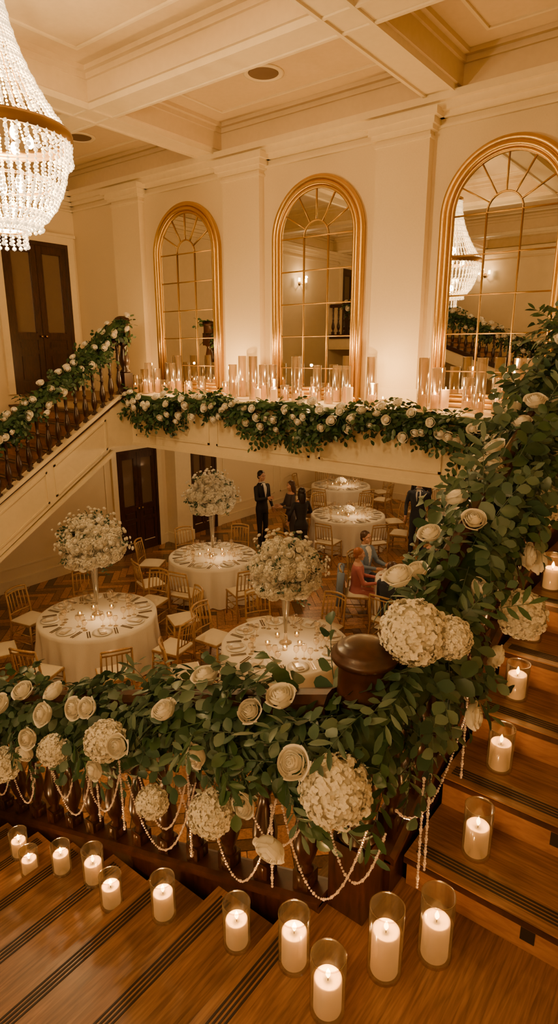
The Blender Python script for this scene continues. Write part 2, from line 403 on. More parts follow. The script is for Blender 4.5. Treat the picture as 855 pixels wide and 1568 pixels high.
# ------------------------------------------------------------------ balustrades
def balprof(h,r=.042):
    k=[(.9,0),(.9,.10),(.55,.115),(.75,.13),(.5,.15),(.85,.20),(1.15,.26),(1.2,.30),(1.0,.37),(.62,.46),(.48,.52),(.72,.535),(.72,.555),(.45,.57),(.62,.66),(.70,.72),(.5,.80),(.75,.82),(.5,.84),(.72,.86),(.72,1.0)]
    return [(a*r,b*h) for a,b in k]
def newel(mb,x,y,zb,zt,w=.085):
    h=zt-zb
    mb.box(x-w,x+w,y-w,y+w,zb,zb+.28*h,MAHO)
    mb.lathe([(w*.95,.28*h),(w*1.1,.30*h),(w*.6,.33*h),(w*.95,.40*h),(w*1.05,.45*h),(w*.7,.56*h),(w*.55,.62*h),(w*.95,.64*h)],20,MAHO,T(x,y,zb))
    mb.box(x-w,x+w,y-w,y+w,zb+.64*h,zb+.82*h,MAHO)
    mb.lathe([(w*1.18,.82*h),(w*1.22,.825*h),(w*1.18,.835*h),(w*1.16,.92*h),(w*1.24,.928*h),(w*1.46,.936*h),(w*1.52,.945*h),(w*1.50,.956*h),(w*1.34,.960*h),(w*1.32,.970*h),(w*1.20,.978*h),(w*1.02,.982*h),(w*.98,.987*h),(w*.75,.994*h),(w*.4,.999*h),(.001,1.0*h)],36,MAHR,T(x,y,zb))
def balustrade(name,p0,p1,hrail,spacing,newels=(),string=.26,zoff=.06,r=.042):
    p0=np.array(p0,float);p1=np.array(p1,float); mb=MB()
    L=np.linalg.norm((p1-p0)[:2]); n=max(2,int(L/spacing)); d=(p1-p0)/L
    for i in range(n):
        q=p0+(p1-p0)*(i+.5)/n
        z=q[2]+zoff; h=hrail-zoff-.03
        mb.box(q[0]-.036,q[0]+.036,q[1]-.036,q[1]+.036,z-.03,z+.10,MAHO)
        mb.lathe(balprof(h,r),14,MAHO,T(q[0],q[1],z))
    s=np.array([-d[1],d[0],0])
    def ext(prof,base,mat,sm=False):
        V=[];k=len(prof)
        for P in (p0,p1):
            for a,b in prof: V.append(P+s*a+np.array([0,0,b+base]))
        mb.add(V,[list(range(k))[::-1],list(range(k,2*k))]+[(i,(i+1)%k,(i+1)%k+k,i+k) for i in range(k)],mat,sm)
    ext([(-.035,-.05),(.035,-.05),(.045,-.01),(.05,.02),(.03,.05),(0,.058),(-.03,.05),(-.05,.02),(-.045,-.01)],hrail,MAHR)
    ext([(-.055,-string),(.055,-string),(.055,0),(-.055,0)],zoff-.01,MAHO)
    ext([(-.07,-.01),(.07,-.01),(.07,.02),(.05,.03),(-.05,.03),(-.07,.02)],zoff-.01,MAHR)
    for nw in newels: newel(mb,*nw)
    return mb.obj(name)
XRr,YLr=-.90,1.62
balustrade('stair_railing',(-1.02,YLr,ll(-1.02)),(-6.6,YLr,ll(-6.6)),.86,.20,[(-.94,1.70,Z0,3.58,.078)],string=.30,zoff=.02,r=.045)
balustrade('stair_railing',(XRr,1.80,nl(1.80)),(XRr,4.16,nl(4.16)),.88,.17,string=.42)
balustrade('stair_railing',(XRr,4.3,ZL),(XRr,YF-.1,ZL),.95,.17,[(XRr,4.22,ZL-.3,ZL+1.15,.07)],string=.2)
balustrade('stair_railing',(-8.29,6.5,ZT-.02),(-8.29,.7,fl(.7)-.05),.93,.17,[(-8.29,6.55,ZT,5.08,.085)],string=.02,zoff=.03)
balustrade('stair_railing',(-1.2,-1.5,Z0+.12),(-7.9,-1.5,ZU+.03),.88,.19,[(-1.15,-1.5,Z0,Z0+1.15,.075)],string=.1)
balustrade('stair_railing',(-8.1,-1.5,ZU+.02),(-10.85,-1.5,ZU+.02),.92,.19,[(-8.0,-1.5,ZU,ZU+1.15,.075)],string=.1)
# ------------------------------------------------------------------ foliage templates
def leafT(L,W,curve=.15,fold=.12):
    s=np.array([0,.3,.6,.85,1.]); w=np.array([.78,1.,.62])*W/2
    zc=lambda t:-curve*L*t*t
    mid=[(t*L,0,zc(t)) for t in s]
    l=[(s[i+1]*L,w[i],zc(s[i+1])+fold*w[i]*2) for i in range(3)]
    r=[(s[i+1]*L,-w[i],zc(s[i+1])+fold*w[i]*2) for i in range(3)]
    V=np.array(mid+l+r)
    q=[(1,2,6,5),(2,3,7,6),(1,8,9,2),(2,9,10,3)]; t=[(0,1,5),(3,4,7),(0,8,1),(3,10,4)]
    return V,np.array(q),np.array(t)
def basis(d,up=None):
    d=np.asarray(d,float); d=d/np.linalg.norm(d)
    u=np.array(up if up is not None else R.normal(size=3),float)
    u=u-d*u.dot(d)
    if np.linalg.norm(u)<1e-3: u=np.array([d[1],-d[0],.1]); u=u-d*u.dot(d)
    u/=np.linalg.norm(u); v=np.cross(u,d)
    return np.stack([d,v,u],1)
def merge(parts):
    V=[];Q=[];Tn=[];o=0
    for v,q,t in parts:
        V.append(v); 
        if len(q):Q.append(q+o)
        if len(t):Tn.append(t+o)
        o+=len(v)
    return np.concatenate(V),(np.concatenate(Q) if Q else np.zeros((0,4),int)),(np.concatenate(Tn) if Tn else np.zeros((0,3),int))
def sprig(L,nl_,ll_,lw,round_=True):
    parts=[]; bend=R.uniform(.15,.45)
    for i in range(nl_):
        t=.12+.88*i/(nl_-1); P=np.array([t*L,0,-bend*L*t*t]); a=(i%2*2-1)*R.uniform(.7,1.2) if i<nl_-1 else 0
        k=R.uniform(.8,1.15)*(1-.35*t*(1 if round_ else .4))
        v,q,tt=leafT(ll_*k,lw*k,R.uniform(0,.3),R.uniform(.05,.2))
        d=[math.cos(a),math.sin(a),R.uniform(-.5,.5)-bend*t]
        B=basis(d,[R.normal()*.5,R.normal()*.5,1]); parts.append((v@B.T+P,q,tt))
    m=6; S=[];w=.0022
    for i in range(m):
        t=i/(m-1); c=np.array([t*L,0,-bend*L*t*t])
        for a in (0,2.1,4.2): S.append(c+w*(1-.5*t)*np.array([0,math.cos(a),math.sin(a)]))
    Q=np.array([(i*3+j,i*3+(j+1)%3,(i+1)*3+(j+1)%3,(i+1)*3+j) for i in range(m-1) for j in range(3)])
    parts.append((np.array(S),Q,np.zeros((0,3),int)))
    return merge(parts)
SPR=[sprig(.25,9,.080,.060) for _ in range(6)]+[sprig(.27,13,.09,.026,False) for _ in range(2)]+[sprig(.2,8,.075,.05) for _ in range(2)]
SPRF=[sprig(.2,7,.09,.055) for _ in range(4)]
def shell(Rr,p0,p1,span,th,lip,nu,nv):
    V=[]; zc=(1-Rr)*.62+.30
    for j in range(nv):
        v=j/(nv-1)
        for i in range(nu):
            u=-1+2*i/(nu-1); w=span*(.6+.4*math.sin(min(1,v*1.5)*pi/2))*(1-.5*max(0,v-.75))
            vv=v*(1-.14*u*u); ph=pi*(p0+(p1-p0)*vv)
            r=Rr*math.sin(ph)+lip*(max(0,v-.7)/.3)**1.3+.015*u*u
            z=zc-.80*Rr*math.cos(ph)-lip*.55*(max(0,v-.8)/.2)**2
            V.append((r*math.cos(th+u*w),r*math.sin(th+u*w),z))
    Q=np.array([(j*nu+i,j*nu+i+1,(j+1)*nu+i+1,(j+1)*nu+i) for j in range(nv-1) for i in range(nu-1)])
    return np.array(V),Q,np.zeros((0,3),int)
def dome(r,zb,zt,n=8):
    V=[(0,0,zt)]+[(r*.6*math.cos(2*pi*i/n),r*.6*math.sin(2*pi*i/n),zb+(zt-zb)*.88) for i in range(n)]+[(r*math.cos(2*pi*i/n),r*math.sin(2*pi*i/n),zb+(zt-zb)*.5) for i in range(n)]+[(r*.6*math.cos(2*pi*i/n),r*.6*math.sin(2*pi*i/n),zb) for i in range(n)]
    tr=[(0,1+i,1+(i+1)%n) for i in range(n)]
    q=[(1+k*n+i,1+(k+1)*n+i,1+(k+1)*n+(i+1)%n,1+k*n+(i+1)%n) for k in range(2) for i in range(n)]
    return np.array(V,float),np.array(q),np.array(tr)
def roseT(lo=False):
    P=[]
    if lo:
        P.append(dome(.62,-.2,.78,7))
        spec=((.36,.40,.74,1.0,3,.02),(.62,.34,.68,.85,4,.05),(.88,.28,.60,.78,5,.10)); nu=nv=4
    else:
        P.append(dome(.5,-.2,.62,8))
        spec=((.11,.45,.80,1.3,3,0.0),(.20,.42,.78,1.1,3,.01),(.31,.40,.77,.95,4,.02),(.44,.36,.74,.85,4,.04),(.57,.32,.71,.80,5,.06),(.71,.28,.67,.75,5,.09),(.85,.24,.61,.72,6,.15)); nu=nv=6
    for (r,p0,p1,sp,n,lip) in spec:
        for i in range(n): P.append(shell(r*R.uniform(.96,1.04),p0,p1*R.uniform(.94,1.04),sp*R.uniform(.9,1.1),2*pi*i/n+r*9+R.uniform(-.15,.15),lip*R.uniform(.5,1.5),nu,nv))
    V,q,t=merge(P); V=V-np.array([0,0,.35]); return V,q,t
ROSE=[roseT() for _ in range(4)]; ROSEL=[roseT(True) for _ in range(3)]
def hydT(n=380,ps=.15):
    P=[]
    for i in range(n):
        z=1-1.75*(i+.5)/n; a=i*2.39996; s=math.sqrt(max(0,1-z*z)); d=np.array([s*math.cos(a),s*math.sin(a),z])+R.normal(size=3)*.08
        d/=np.linalg.norm(d); nrm=d+R.normal(size=3)*.3; B=basis(nrm); rad=R.uniform(.86,1.02)
        for k in range(4):
            t=k*pi/2+.4; c,s2=math.cos(t),math.sin(t)
            loc=np.array([[.0,0,0],[.04,.46*ps,.45*ps],[.0,.16*ps,.92*ps],[.0,-.16*ps,.92*ps],[.04,-.46*ps,.45*ps]])
            Y=loc[:,1]*c-loc[:,2]*s2; Z=loc[:,1]*s2+loc[:,2]*c
            P.append((np.stack([loc[:,0],Y,Z],1)@B.T+d*rad,np.zeros((0,4),int),np.array([(0,1,2),(0,2,3),(0,3,4)])))
    return merge(P)
HYD=[hydT() for _ in range(2)]
def put(mb,tp,mat,pos,B,s,smooth=True):
    mb.add(tp[0]*s@B.T+np.asarray(pos),(tp[1],tp[2]),mat,smooth)
ZB=lambda d: basis(d)[:,[1,2,0]]
def path_at(P,t):
    seg=np.linalg.norm(np.diff(P,axis=0),axis=1); c=np.concatenate([[0],np.cumsum(seg)]); s=t*c[-1]
    i=min(len(seg)-1,int(np.searchsorted(c,s,side='right'))-1); i=max(i,0); f=(s-c[i])/seg[i]
    return P[i]+(P[i+1]-P[i])*f,(P[i+1]-P[i])/seg[i]
def garland(name,P,rad,nspr,scale,templ,flowers=(),nrand=0,rose_r=.055,lo=False,droop=0,front=None,phr=(-.5,3.6),leafm=LEAF,outr=(.8,1.05),keep=1.25,slen=.22):
    P=np.array(P,float); mb=MB()
    mb.tube(P,rad*.40,8,LEAFD)
    fl_=[]
    for f in flowers:
        q=np.array(f[0],float)
        b=min((path_at(P,t)[0] for t in np.linspace(0,1,160)),key=lambda a:np.linalg.norm(a-q)); o=q-b; o/=np.linalg.norm(o)+1e-6
        o=o+np.array([.15,-.25,.45])+R.normal(size=3)*.2; o/=np.linalg.norm(o)
        fl_.append((q,f[1],o,f[2] if len(f)>2 else 1.5))
    for i in range(nrand):
        t=(i+R.uniform(.1,.9))/nrand; p,tg=path_at(P,t); N1=np.cross(tg,[0,0,1.]); N1/=np.linalg.norm(N1); N2=np.cross(N1,tg)
        if front is not None: N1=N1*(1 if N1.dot(front)>0 else -1)
        ph=R.uniform(*phr); o=math.cos(ph)*N1+math.sin(ph)*N2
        q=p+o*rad*R.uniform(*outr)-np.array([0,0,1.])*droop*.45*R.rand()
        fl_.append((q,'r',o,1))
    FC=np.array([f[0]+f[2]*rose_r*.6 for f in fl_]); FR=np.array([rose_r*(f[3] if f[1]=='h' else 1.0)*keep for f in fl_])
    n=0; tries=0
    while n<nspr and tries<nspr*3:
        tries+=1
        t=R.rand(); p,tg=path_at(P,t); N1=np.cross(tg,[0,0,1.]); N1/=np.linalg.norm(N1); N2=np.cross(N1,tg)
        ph=R.uniform(-1.1,4.2); o=math.cos(ph)*N1+math.sin(ph)*N2
        sg=1 if R.rand()<.5 else -1
        d=o*R.uniform(.4,1.)+tg*sg*R.uniform(.3,1.2)+np.array([0,0,-1.])*R.uniform(-.1,.6)
        k=scale*R.uniform(.75,1.2)
        pos=p+o*rad*R.uniform(.1,.75)-np.array([0,0,1.])*droop*R.rand()*(math.sin(t*17)*.5+.5)
        dn=d/np.linalg.norm(d)
        if len(FC):
            bad=False
            for a in (.25,.55,.85,1.1):
                c=pos+dn*slen*k*a
                if np.any(np.linalg.norm(FC-c,axis=1)<FR): bad=True;break
            if bad: continue
        tp=templ[R.randint(len(templ))]; n+=1
        put(mb,tp,leafm if R.rand()<.75 else LEAFD,pos,basis(d,[o[0],o[1],o[2]+.6]),k)
    for (q,kd,o,s) in fl_:
        if kd=='h':
            rr=rose_r*s*R.uniform(.92,1.08)
            put(mb,HYD[R.randint(2)],PETALH,q,ZB(o),rr); mb.ellip(q,(rr*.86,)*3,PETALH)
        elif lo: put(mb,ROSEL[R.randint(3)],PETAL,q,ZB(o),rose_r*R.uniform(.7,1.15))
        else: put(mb,ROSE[R.randint(4)],PETAL,q,ZB(o),rose_r*R.uniform(.9,1.2))
    return mb.obj(name)
gl=lambda X:ll(X)+.77
near=[(-5.6,1.60,gl(-5.6)),(-4.0,1.60,gl(-4.0)),(-3,1.6,gl(-3)),(-2,1.6,gl(-2)),(-1.35,1.6,gl(-1.35)+.02),(-1.05,1.58,3.16),(-.90,1.60,3.22),(-.84,1.85,3.36),(-.86,2.2,nl(2.2)+.78),(-.88,3,nl(3)+.83),(-.9,4.2,nl(4.2)+.9),(-.9,5,4.66),(-.9,6.4,4.66)]
fw=[((-.86,1.40,3.20),'h',2.1),((-.96,1.31,3.31),'r'),((-1.38,1.36,2.86),'h',1.7),((-1.18,1.32,3.03),'r'),((-1.99,1.34,2.92),'h',1.6),((-1.86,1.31,2.97),'r'),((-2.97,1.34,2.34),'h',1.7),((-2.66,1.34,2.64),'r'),((-2.42,1.34,2.68),'h',1.4),((-3.04,1.40,2.66),'r'),((-1.69,1.42,3.15),'r'),((-1.61,1.58,3.26),'r'),((-1.66,1.31,2.80),'h',1.3),((-2.89,1.46,2.77),'r'),((-2.2,1.40,2.97),'r'),((-2.05,1.31,2.76),'r'),((-3.2,1.35,2.5),'r'),((-2.34,1.42,2.90),'r'),((-3.4,1.43,2.72),'r'),((-2.56,1.38,2.80),'r'),((-1.45,1.36,3.08),'r'),((-1.30,1.50,3.26),'r'),((-2.75,1.36,2.5),'r'),((-1.07,1.33,2.9),'r'),
((-.80,1.78,3.62),'h',2.0),((-.70,1.86,3.60),'h',1.3),((-.62,1.94,3.28),'r'),((-.74,2.25,3.64),'r'),((-.64,2.5,3.47),'h',1.8),((-.68,2.66,3.68),'r'),((-.76,3.05,3.83),'h',2.0),((-1.0,2.6,3.91),'r'),((-.78,3.29,4.00),'r'),((-.92,3.2,4.20),'r'),((-.81,3.4,4.29),'r'),((-.82,3.6,4.40),'r'),((-.9,3.75,4.61),'r'),((-.98,2.28,3.82),'r'),((-.71,3.5,4.08),'h',1.5),((-.98,3.0,4.09),'r'),((-.95,2.85,4.0),'h',1.4),((-.72,3.25,3.80),'r'),((-.64,2.2,3.40),'r'),((-.86,2.45,3.86),'r'),((-.68,2.85,3.60),'r'),((-.95,1.95,3.74),'r'),((-1.02,3.35,4.25),'r'),((-.70,3.75,4.28),'r')]
garland('flower_garland',near,.20,1500,1.0,SPR,fw,10,.054,front=np.array([1.,-1,0]),phr=(.6,2.3),outr=(1.0,1.2),keep=1.15)
led=[(-8.35+i*.5,YF-.10+.03*math.sin(i*2.1),ZT+.01-.07*abs(math.sin(i*.9))) for i in range(16)]
garland('flower_garland',led,.13,760,1.15,SPRF,(),88,.064,lo=True,droop=.42,front=np.array([0,-1.,0]),phr=(-.85,1.1),leafm=LEAFD,outr=(1.25,1.7),keep=.9)
far=[(-8.27,6.6,5.02),(-8.25,6.4,4.95),(-8.25,6.1,4.72),(-8.25,5.5,fl(5.5)+.90),(-8.25,4.0,fl(4.0)+.9),(-8.25,2.2,fl(2.2)+.9),(-8.25,1.2,fl(1.2)+.9)]
garland('flower_garland',far,.13,520,1.15,SPRF,(),76,.058,lo=True,droop=.2,front=np.array([1.,0,0]),phr=(-.9,1.7),leafm=LEAFD,outr=(1.1,1.5),keep=.85)
bk=[(-1.4,-1.5,Z0+1.03),(-4.5,-1.5,Z0+2.15),(-7.9,-1.5,ZU+.93),(-10.3,-1.5,ZU+.93)]
garland('flower_garland',bk,.16,480,1.4,SPRF,(),80,.08,lo=True,droop=.2,front=np.array([0,1.,0]),phr=(-.7,1.9),leafm=LEAFD,outr=(1.1,1.5),keep=.8)
# ------------------------------------------------------------------ bead strands
def beadT():
    V=[(0,0,1),(0,0,-1)]+[(math.cos(a)*math.cos(e),math.sin(a)*math.cos(e),math.sin(e)) for e,off in ((.46,0),(-.46,pi/5)) for a in [off+2*pi*i/5 for i in range(5)]]
    F=[(0,2+i,2+(i+1)%5) for i in range(5)]+[(1,7+(i+1)%5,7+i) for i in range(5)]+[(2+i,7+i,2+(i+1)%5) for i in range(5)]+[(2+(i+1)%5,7+i,7+(i+1)%5) for i in range(5)]
    return np.array(V),np.zeros((0,4),int),np.array(F)
BT=beadT(); I3=np.eye(3)
def strand(mb,P,r,mat,sp=2.3):
    P=np.array(P,float); L=np.linalg.norm(np.diff(P,axis=0),axis=1).sum(); n=max(2,int(L/(r*sp)))
    for i in range(n+1):
        p,_=path_at(P,i/n); put(mb,BT,mat,p,I3,r*(1.0 if i%4 else 1.45),False)
def swag(a,b,dip,n=14):
    a=np.array(a);b=np.array(b); return [a+(b-a)*t-np.array([0,0,dip*4*t*(1-t)]) for t in np.linspace(0,1,n)]
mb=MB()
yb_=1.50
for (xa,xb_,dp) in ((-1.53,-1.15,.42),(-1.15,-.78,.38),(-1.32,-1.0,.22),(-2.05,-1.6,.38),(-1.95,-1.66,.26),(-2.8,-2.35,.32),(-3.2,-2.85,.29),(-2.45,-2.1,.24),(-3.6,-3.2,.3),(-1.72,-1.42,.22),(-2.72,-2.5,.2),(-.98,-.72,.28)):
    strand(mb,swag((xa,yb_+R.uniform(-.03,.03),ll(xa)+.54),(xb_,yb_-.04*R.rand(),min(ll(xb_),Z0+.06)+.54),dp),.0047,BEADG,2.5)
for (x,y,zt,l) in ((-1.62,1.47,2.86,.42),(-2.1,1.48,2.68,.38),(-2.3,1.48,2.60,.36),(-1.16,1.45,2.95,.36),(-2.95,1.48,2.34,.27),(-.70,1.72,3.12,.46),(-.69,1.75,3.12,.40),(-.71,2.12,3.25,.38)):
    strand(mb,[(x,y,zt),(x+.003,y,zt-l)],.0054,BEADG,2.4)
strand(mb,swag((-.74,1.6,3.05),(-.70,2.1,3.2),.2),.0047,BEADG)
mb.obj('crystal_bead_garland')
# ------------------------------------------------------------------ candles
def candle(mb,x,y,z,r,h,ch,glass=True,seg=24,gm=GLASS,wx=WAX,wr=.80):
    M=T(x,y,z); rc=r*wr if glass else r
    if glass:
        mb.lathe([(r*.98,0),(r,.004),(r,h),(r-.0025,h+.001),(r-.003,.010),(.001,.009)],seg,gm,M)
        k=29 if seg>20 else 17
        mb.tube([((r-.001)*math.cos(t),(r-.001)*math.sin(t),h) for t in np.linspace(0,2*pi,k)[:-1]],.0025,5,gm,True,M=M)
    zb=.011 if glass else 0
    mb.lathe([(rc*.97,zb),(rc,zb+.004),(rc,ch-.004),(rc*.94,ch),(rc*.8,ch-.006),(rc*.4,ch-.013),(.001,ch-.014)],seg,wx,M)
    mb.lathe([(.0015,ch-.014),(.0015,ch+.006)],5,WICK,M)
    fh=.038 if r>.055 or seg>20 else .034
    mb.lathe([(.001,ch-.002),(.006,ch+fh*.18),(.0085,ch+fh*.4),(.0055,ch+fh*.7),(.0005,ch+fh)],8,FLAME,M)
fg=[(-2.95,1.36,.050,.16),(-2.75,1.33,.050,.15),(-2.52,1.37,.05,.17),(-2.21,1.36,.052,.19),(-2.00,1.33,.052,.17),(-1.69,1.36,.054,.20),(-1.27,1.37,.054,.20),(-.98,1.35,.056,.22),(-.80,1.29,.058,.23),(-.715,1.52,.060,.28),(-.60,1.68,.060,.27)]
def treadz(x):
    if x>-1.13: return Z0
    return Z0-RISE*(math.floor((-1.13-x)/.38)+1)
CP=[]
for x,y,r,h in fg:
    if x<-1.13:
        f=(-1.13-x)%.38
        if f<.14: x-= (.14-f)
        if f>.38-r-.01: x+= f-(.38-r-.01)
    CP.append((x,y,treadz(x)+.002,r,h))
for k,(x,y,r,h) in enumerate([(-.60,2.05,.056,.22),(-.64,2.40,.055,.2),(-.69,2.74,.054,.18),(-.73,3.07,.054,.2),(-.74,3.42,.054,.2),(-.74,3.75,.054,.18)]):
    CP.append((x,y,Z0+.1625*(int((y-1.87)/.33)+1)+.002,r,h))
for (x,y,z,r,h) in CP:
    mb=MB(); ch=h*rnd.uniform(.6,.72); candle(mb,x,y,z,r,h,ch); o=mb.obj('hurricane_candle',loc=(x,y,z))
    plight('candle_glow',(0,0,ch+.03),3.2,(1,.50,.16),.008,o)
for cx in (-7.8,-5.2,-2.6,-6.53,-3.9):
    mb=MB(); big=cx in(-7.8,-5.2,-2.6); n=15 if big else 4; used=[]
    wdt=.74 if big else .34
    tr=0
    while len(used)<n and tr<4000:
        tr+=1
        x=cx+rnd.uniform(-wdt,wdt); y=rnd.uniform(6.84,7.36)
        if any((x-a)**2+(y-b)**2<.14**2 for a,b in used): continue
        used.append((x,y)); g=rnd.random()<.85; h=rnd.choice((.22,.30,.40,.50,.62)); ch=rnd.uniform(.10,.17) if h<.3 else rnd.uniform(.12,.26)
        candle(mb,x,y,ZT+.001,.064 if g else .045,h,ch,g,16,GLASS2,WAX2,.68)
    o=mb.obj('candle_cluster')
    for dx in ((-.4,.4) if big else (0,)):
        plight('candle_glow',(cx+dx,7.05,ZT+.48),28,(1,.56,.20),.02,o)
# ------------------------------------------------------------------ chandelier
def chandelier(x,y,zb,rb=.52,power=450):
    e=empty('crystal_or_fill_chandelier',(x,y,zb)); mb=MB()
    mb.lathe([(rb+.012,0),(rb+.02,.02),(rb+.02,.07),(rb+.012,.09),(rb-.012,.09),(rb-.012,0),(rb+.012,0)],48,BRASS,closed=True)
    mb.lathe([(.13,1.12),(.15,1.14),(.15,1.18),(.12,1.2),(.02,1.23),(.02,ZC-zb-.35),(.08,ZC-zb-.3),(.1,ZC-zb)],20,BRASS)
    for r,z in ((.40,-.30),(.26,-.52),(.14,-.66)): mb.tube([(r*math.cos(a),r*math.sin(a),z) for a in np.linspace(0,2*pi,28)[:-1]],.01,6,BRASS,True)
    for k in range(8):
        a=k*pi/4; mb.tube([(0,0,1.15),(.3*math.cos(a),.3*math.sin(a),.2),(rb*math.cos(a),rb*math.sin(a),.05)],.006,5,BRASS)
    mb.obj('frame',e)
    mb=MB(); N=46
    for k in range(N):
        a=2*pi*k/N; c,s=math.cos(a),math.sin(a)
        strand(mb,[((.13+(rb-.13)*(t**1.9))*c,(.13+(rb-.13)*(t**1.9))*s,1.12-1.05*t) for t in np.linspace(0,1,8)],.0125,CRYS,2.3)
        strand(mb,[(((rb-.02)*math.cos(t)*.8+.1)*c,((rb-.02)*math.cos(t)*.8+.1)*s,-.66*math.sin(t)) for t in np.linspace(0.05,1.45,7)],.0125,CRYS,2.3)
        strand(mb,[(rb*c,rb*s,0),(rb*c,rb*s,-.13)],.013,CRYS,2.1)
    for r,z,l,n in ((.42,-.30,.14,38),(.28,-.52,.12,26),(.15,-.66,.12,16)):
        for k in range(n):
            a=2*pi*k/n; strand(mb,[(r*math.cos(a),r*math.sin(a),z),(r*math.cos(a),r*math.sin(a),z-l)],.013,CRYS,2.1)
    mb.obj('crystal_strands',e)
    mb=MB()
    for k in range(6):
        a=k*pi/3; mb.ellip((.24*math.cos(a),.24*math.sin(a),.02),(.03,.03,.05),BULB)
        mb.ellip((.15*math.cos(a+.5),.15*math.sin(a+.5),-.3),(.03,.03,.05),BULB)
    mb.obj('bulbs',e)
    plight('chandelier_or_fill_light',(0,0,.25),power*.55,(1,.65,.29),.07,e)
    plight('chandelier_or_fill_light',(0,0,-.45),power*1.3,(1,.65,.29),.07,e)
chandelier(-5.15,2.95,6.17,.56,235)
chandelier(-1.9,-2.6,6.3,.50,130)  # added out of view as foreground fill for the near garland
def sconce(x,y,z,face,w=22):
    M=T(x,y,z)@RZ(face)
    mb=MB(); mb.lathe([(.06,0),(.06,.02),(.02,.03)],16,BRASS,M@RX(-pi/2))
    for s in (-1,1):
        mb.tube([(0,.03,0),(s*.1,.1,-.06),(s*.16,.12,.02)],.008,6,BRASS,M=M)
        mb.lathe([(.035,.0),(.03,.1)],12,BULB,M@T(s*.16,.12,.03))
    o=mb.obj('wall_or_fill_sconce'); p=M@Vector((0,.25,.15)); plight('sconce_or_fill_light',p,w,(1,.60,.27),.03,o)
for x in (-7.0,-3.6): sconce(x,YB,6.7,0)
sconce(XL,.1,6.4,-pi/2)
sconce(-.2,YB,4.9,0,135)  # added behind the camera to brighten risers and near garland
for (x,y) in ((-8.6,8.3),(-5.6,8.3),(-3.0,9.4),(-8.6,12.2),(-5.4,12.2),(-7,15.3)):  # unseen ceiling lamps added to light the dining area under the balcony
    mb=MB(); mb.lathe([(.06,0),(.065,-.008),(.045,-.008)],20,TRIM,T(x,y,ZF)); mb.lathe([(.045,-.003),(.001,-.003)],20,BULB,T(x,y,ZF))
    o=mb.obj('added_downlight'); plight('dining_fill',(x,y,ZF-.08),34,(1,.64,.30),.04,o)
# ------------------------------------------------------------------ chairs
def chair_mesh():
    mb=MB(); sw,sd=.20,.20
    mb.prism([(-sw,-sd+.02),(-sw+.03,-sd),(sw-.03,-sd),(sw,-sd+.02),(sw+.01,sd),(-sw-.01,sd)],.415,.445,'z',CHAIRW)
    n=10;V=[];F=[]
    for j in range(n):
        for i in range(n):
            u=-1+2*i/(n-1);v=-1+2*j/(n-1); V.append((u*.195,v*.19,.447+.045*(1-u**4)*(1-v**4)+.002))
    F=[(j*n+i,j*n+i+1,(j+1)*n+i+1,(j+1)*n+i) for j in range(n-1) for i in range(n-1)]
    mb.add(V,F,CUSH,True); mb.box(-.195,.195,-.19,.19,.444,.452,CUSH)
    for sx in (-1,1):
        mb.tube([(sx*.19,.19,.43),(sx*.195,.2,.2),(sx*.20,.205,.0)],[.015,.016,.012],8,CHAIRW)
        mb.tube([(sx*.20,-.25,0),(sx*.19,-.2,.25),(sx*.185,-.19,.45),(sx*.18,-.215,.68),(sx*.175,-.25,.88)],[.012,.016,.016,.014,.013],8,CHAIRW)
        for z in (.14,.27): mb.tube([(sx*.195,-.21,z),(sx*.197,.2,z)],.009,6,CHAIRW)
    for z in (.18,.3): mb.tube([(-.19,.2,z),(.19,.2,z)],.009,6,CHAIRW)
    mb.tube([(-.19,-.21,.22),(.19,-.21,.22)],.009,6,CHAIRW)
    for z,y in ((.89,-.25),(.83,-.24)): mb.tube([(-.175,y,z-.012),(-.09,y-.025,z),(0,y-.035,z+.004),(.09,y-.025,z),(.175,y,z-.012)],.016 if z>.85 else .011,8,CHAIRW)
    mb.tube([(-.18,-.195,.54),(0,-.215,.54),(.18,-.195,.54)],.010,6,CHAIRW)
    for k in range(5):
        x=-.12+k*.06; c=-.025*(1-(x/.175)**2); mb.tube([(x,-.2+c*.7,.54),(x,-.215+c,.68),(x,-.242+c,.83)],.0085,6,CHAIRW)
    return mb
cm=chair_mesh().obj('dining_chair'); first=[True]
def place_chair(x,y,face):
    if first[0]: o=cm; first[0]=False
    else: o=D.objects.new('dining_chair',cm.data); SC.collection.objects.link(o)
    o.location=(x,y,0.001); o.rotation_euler=(0,0,face-pi/2); o.scale=(1.08,1.08,1.04); return o
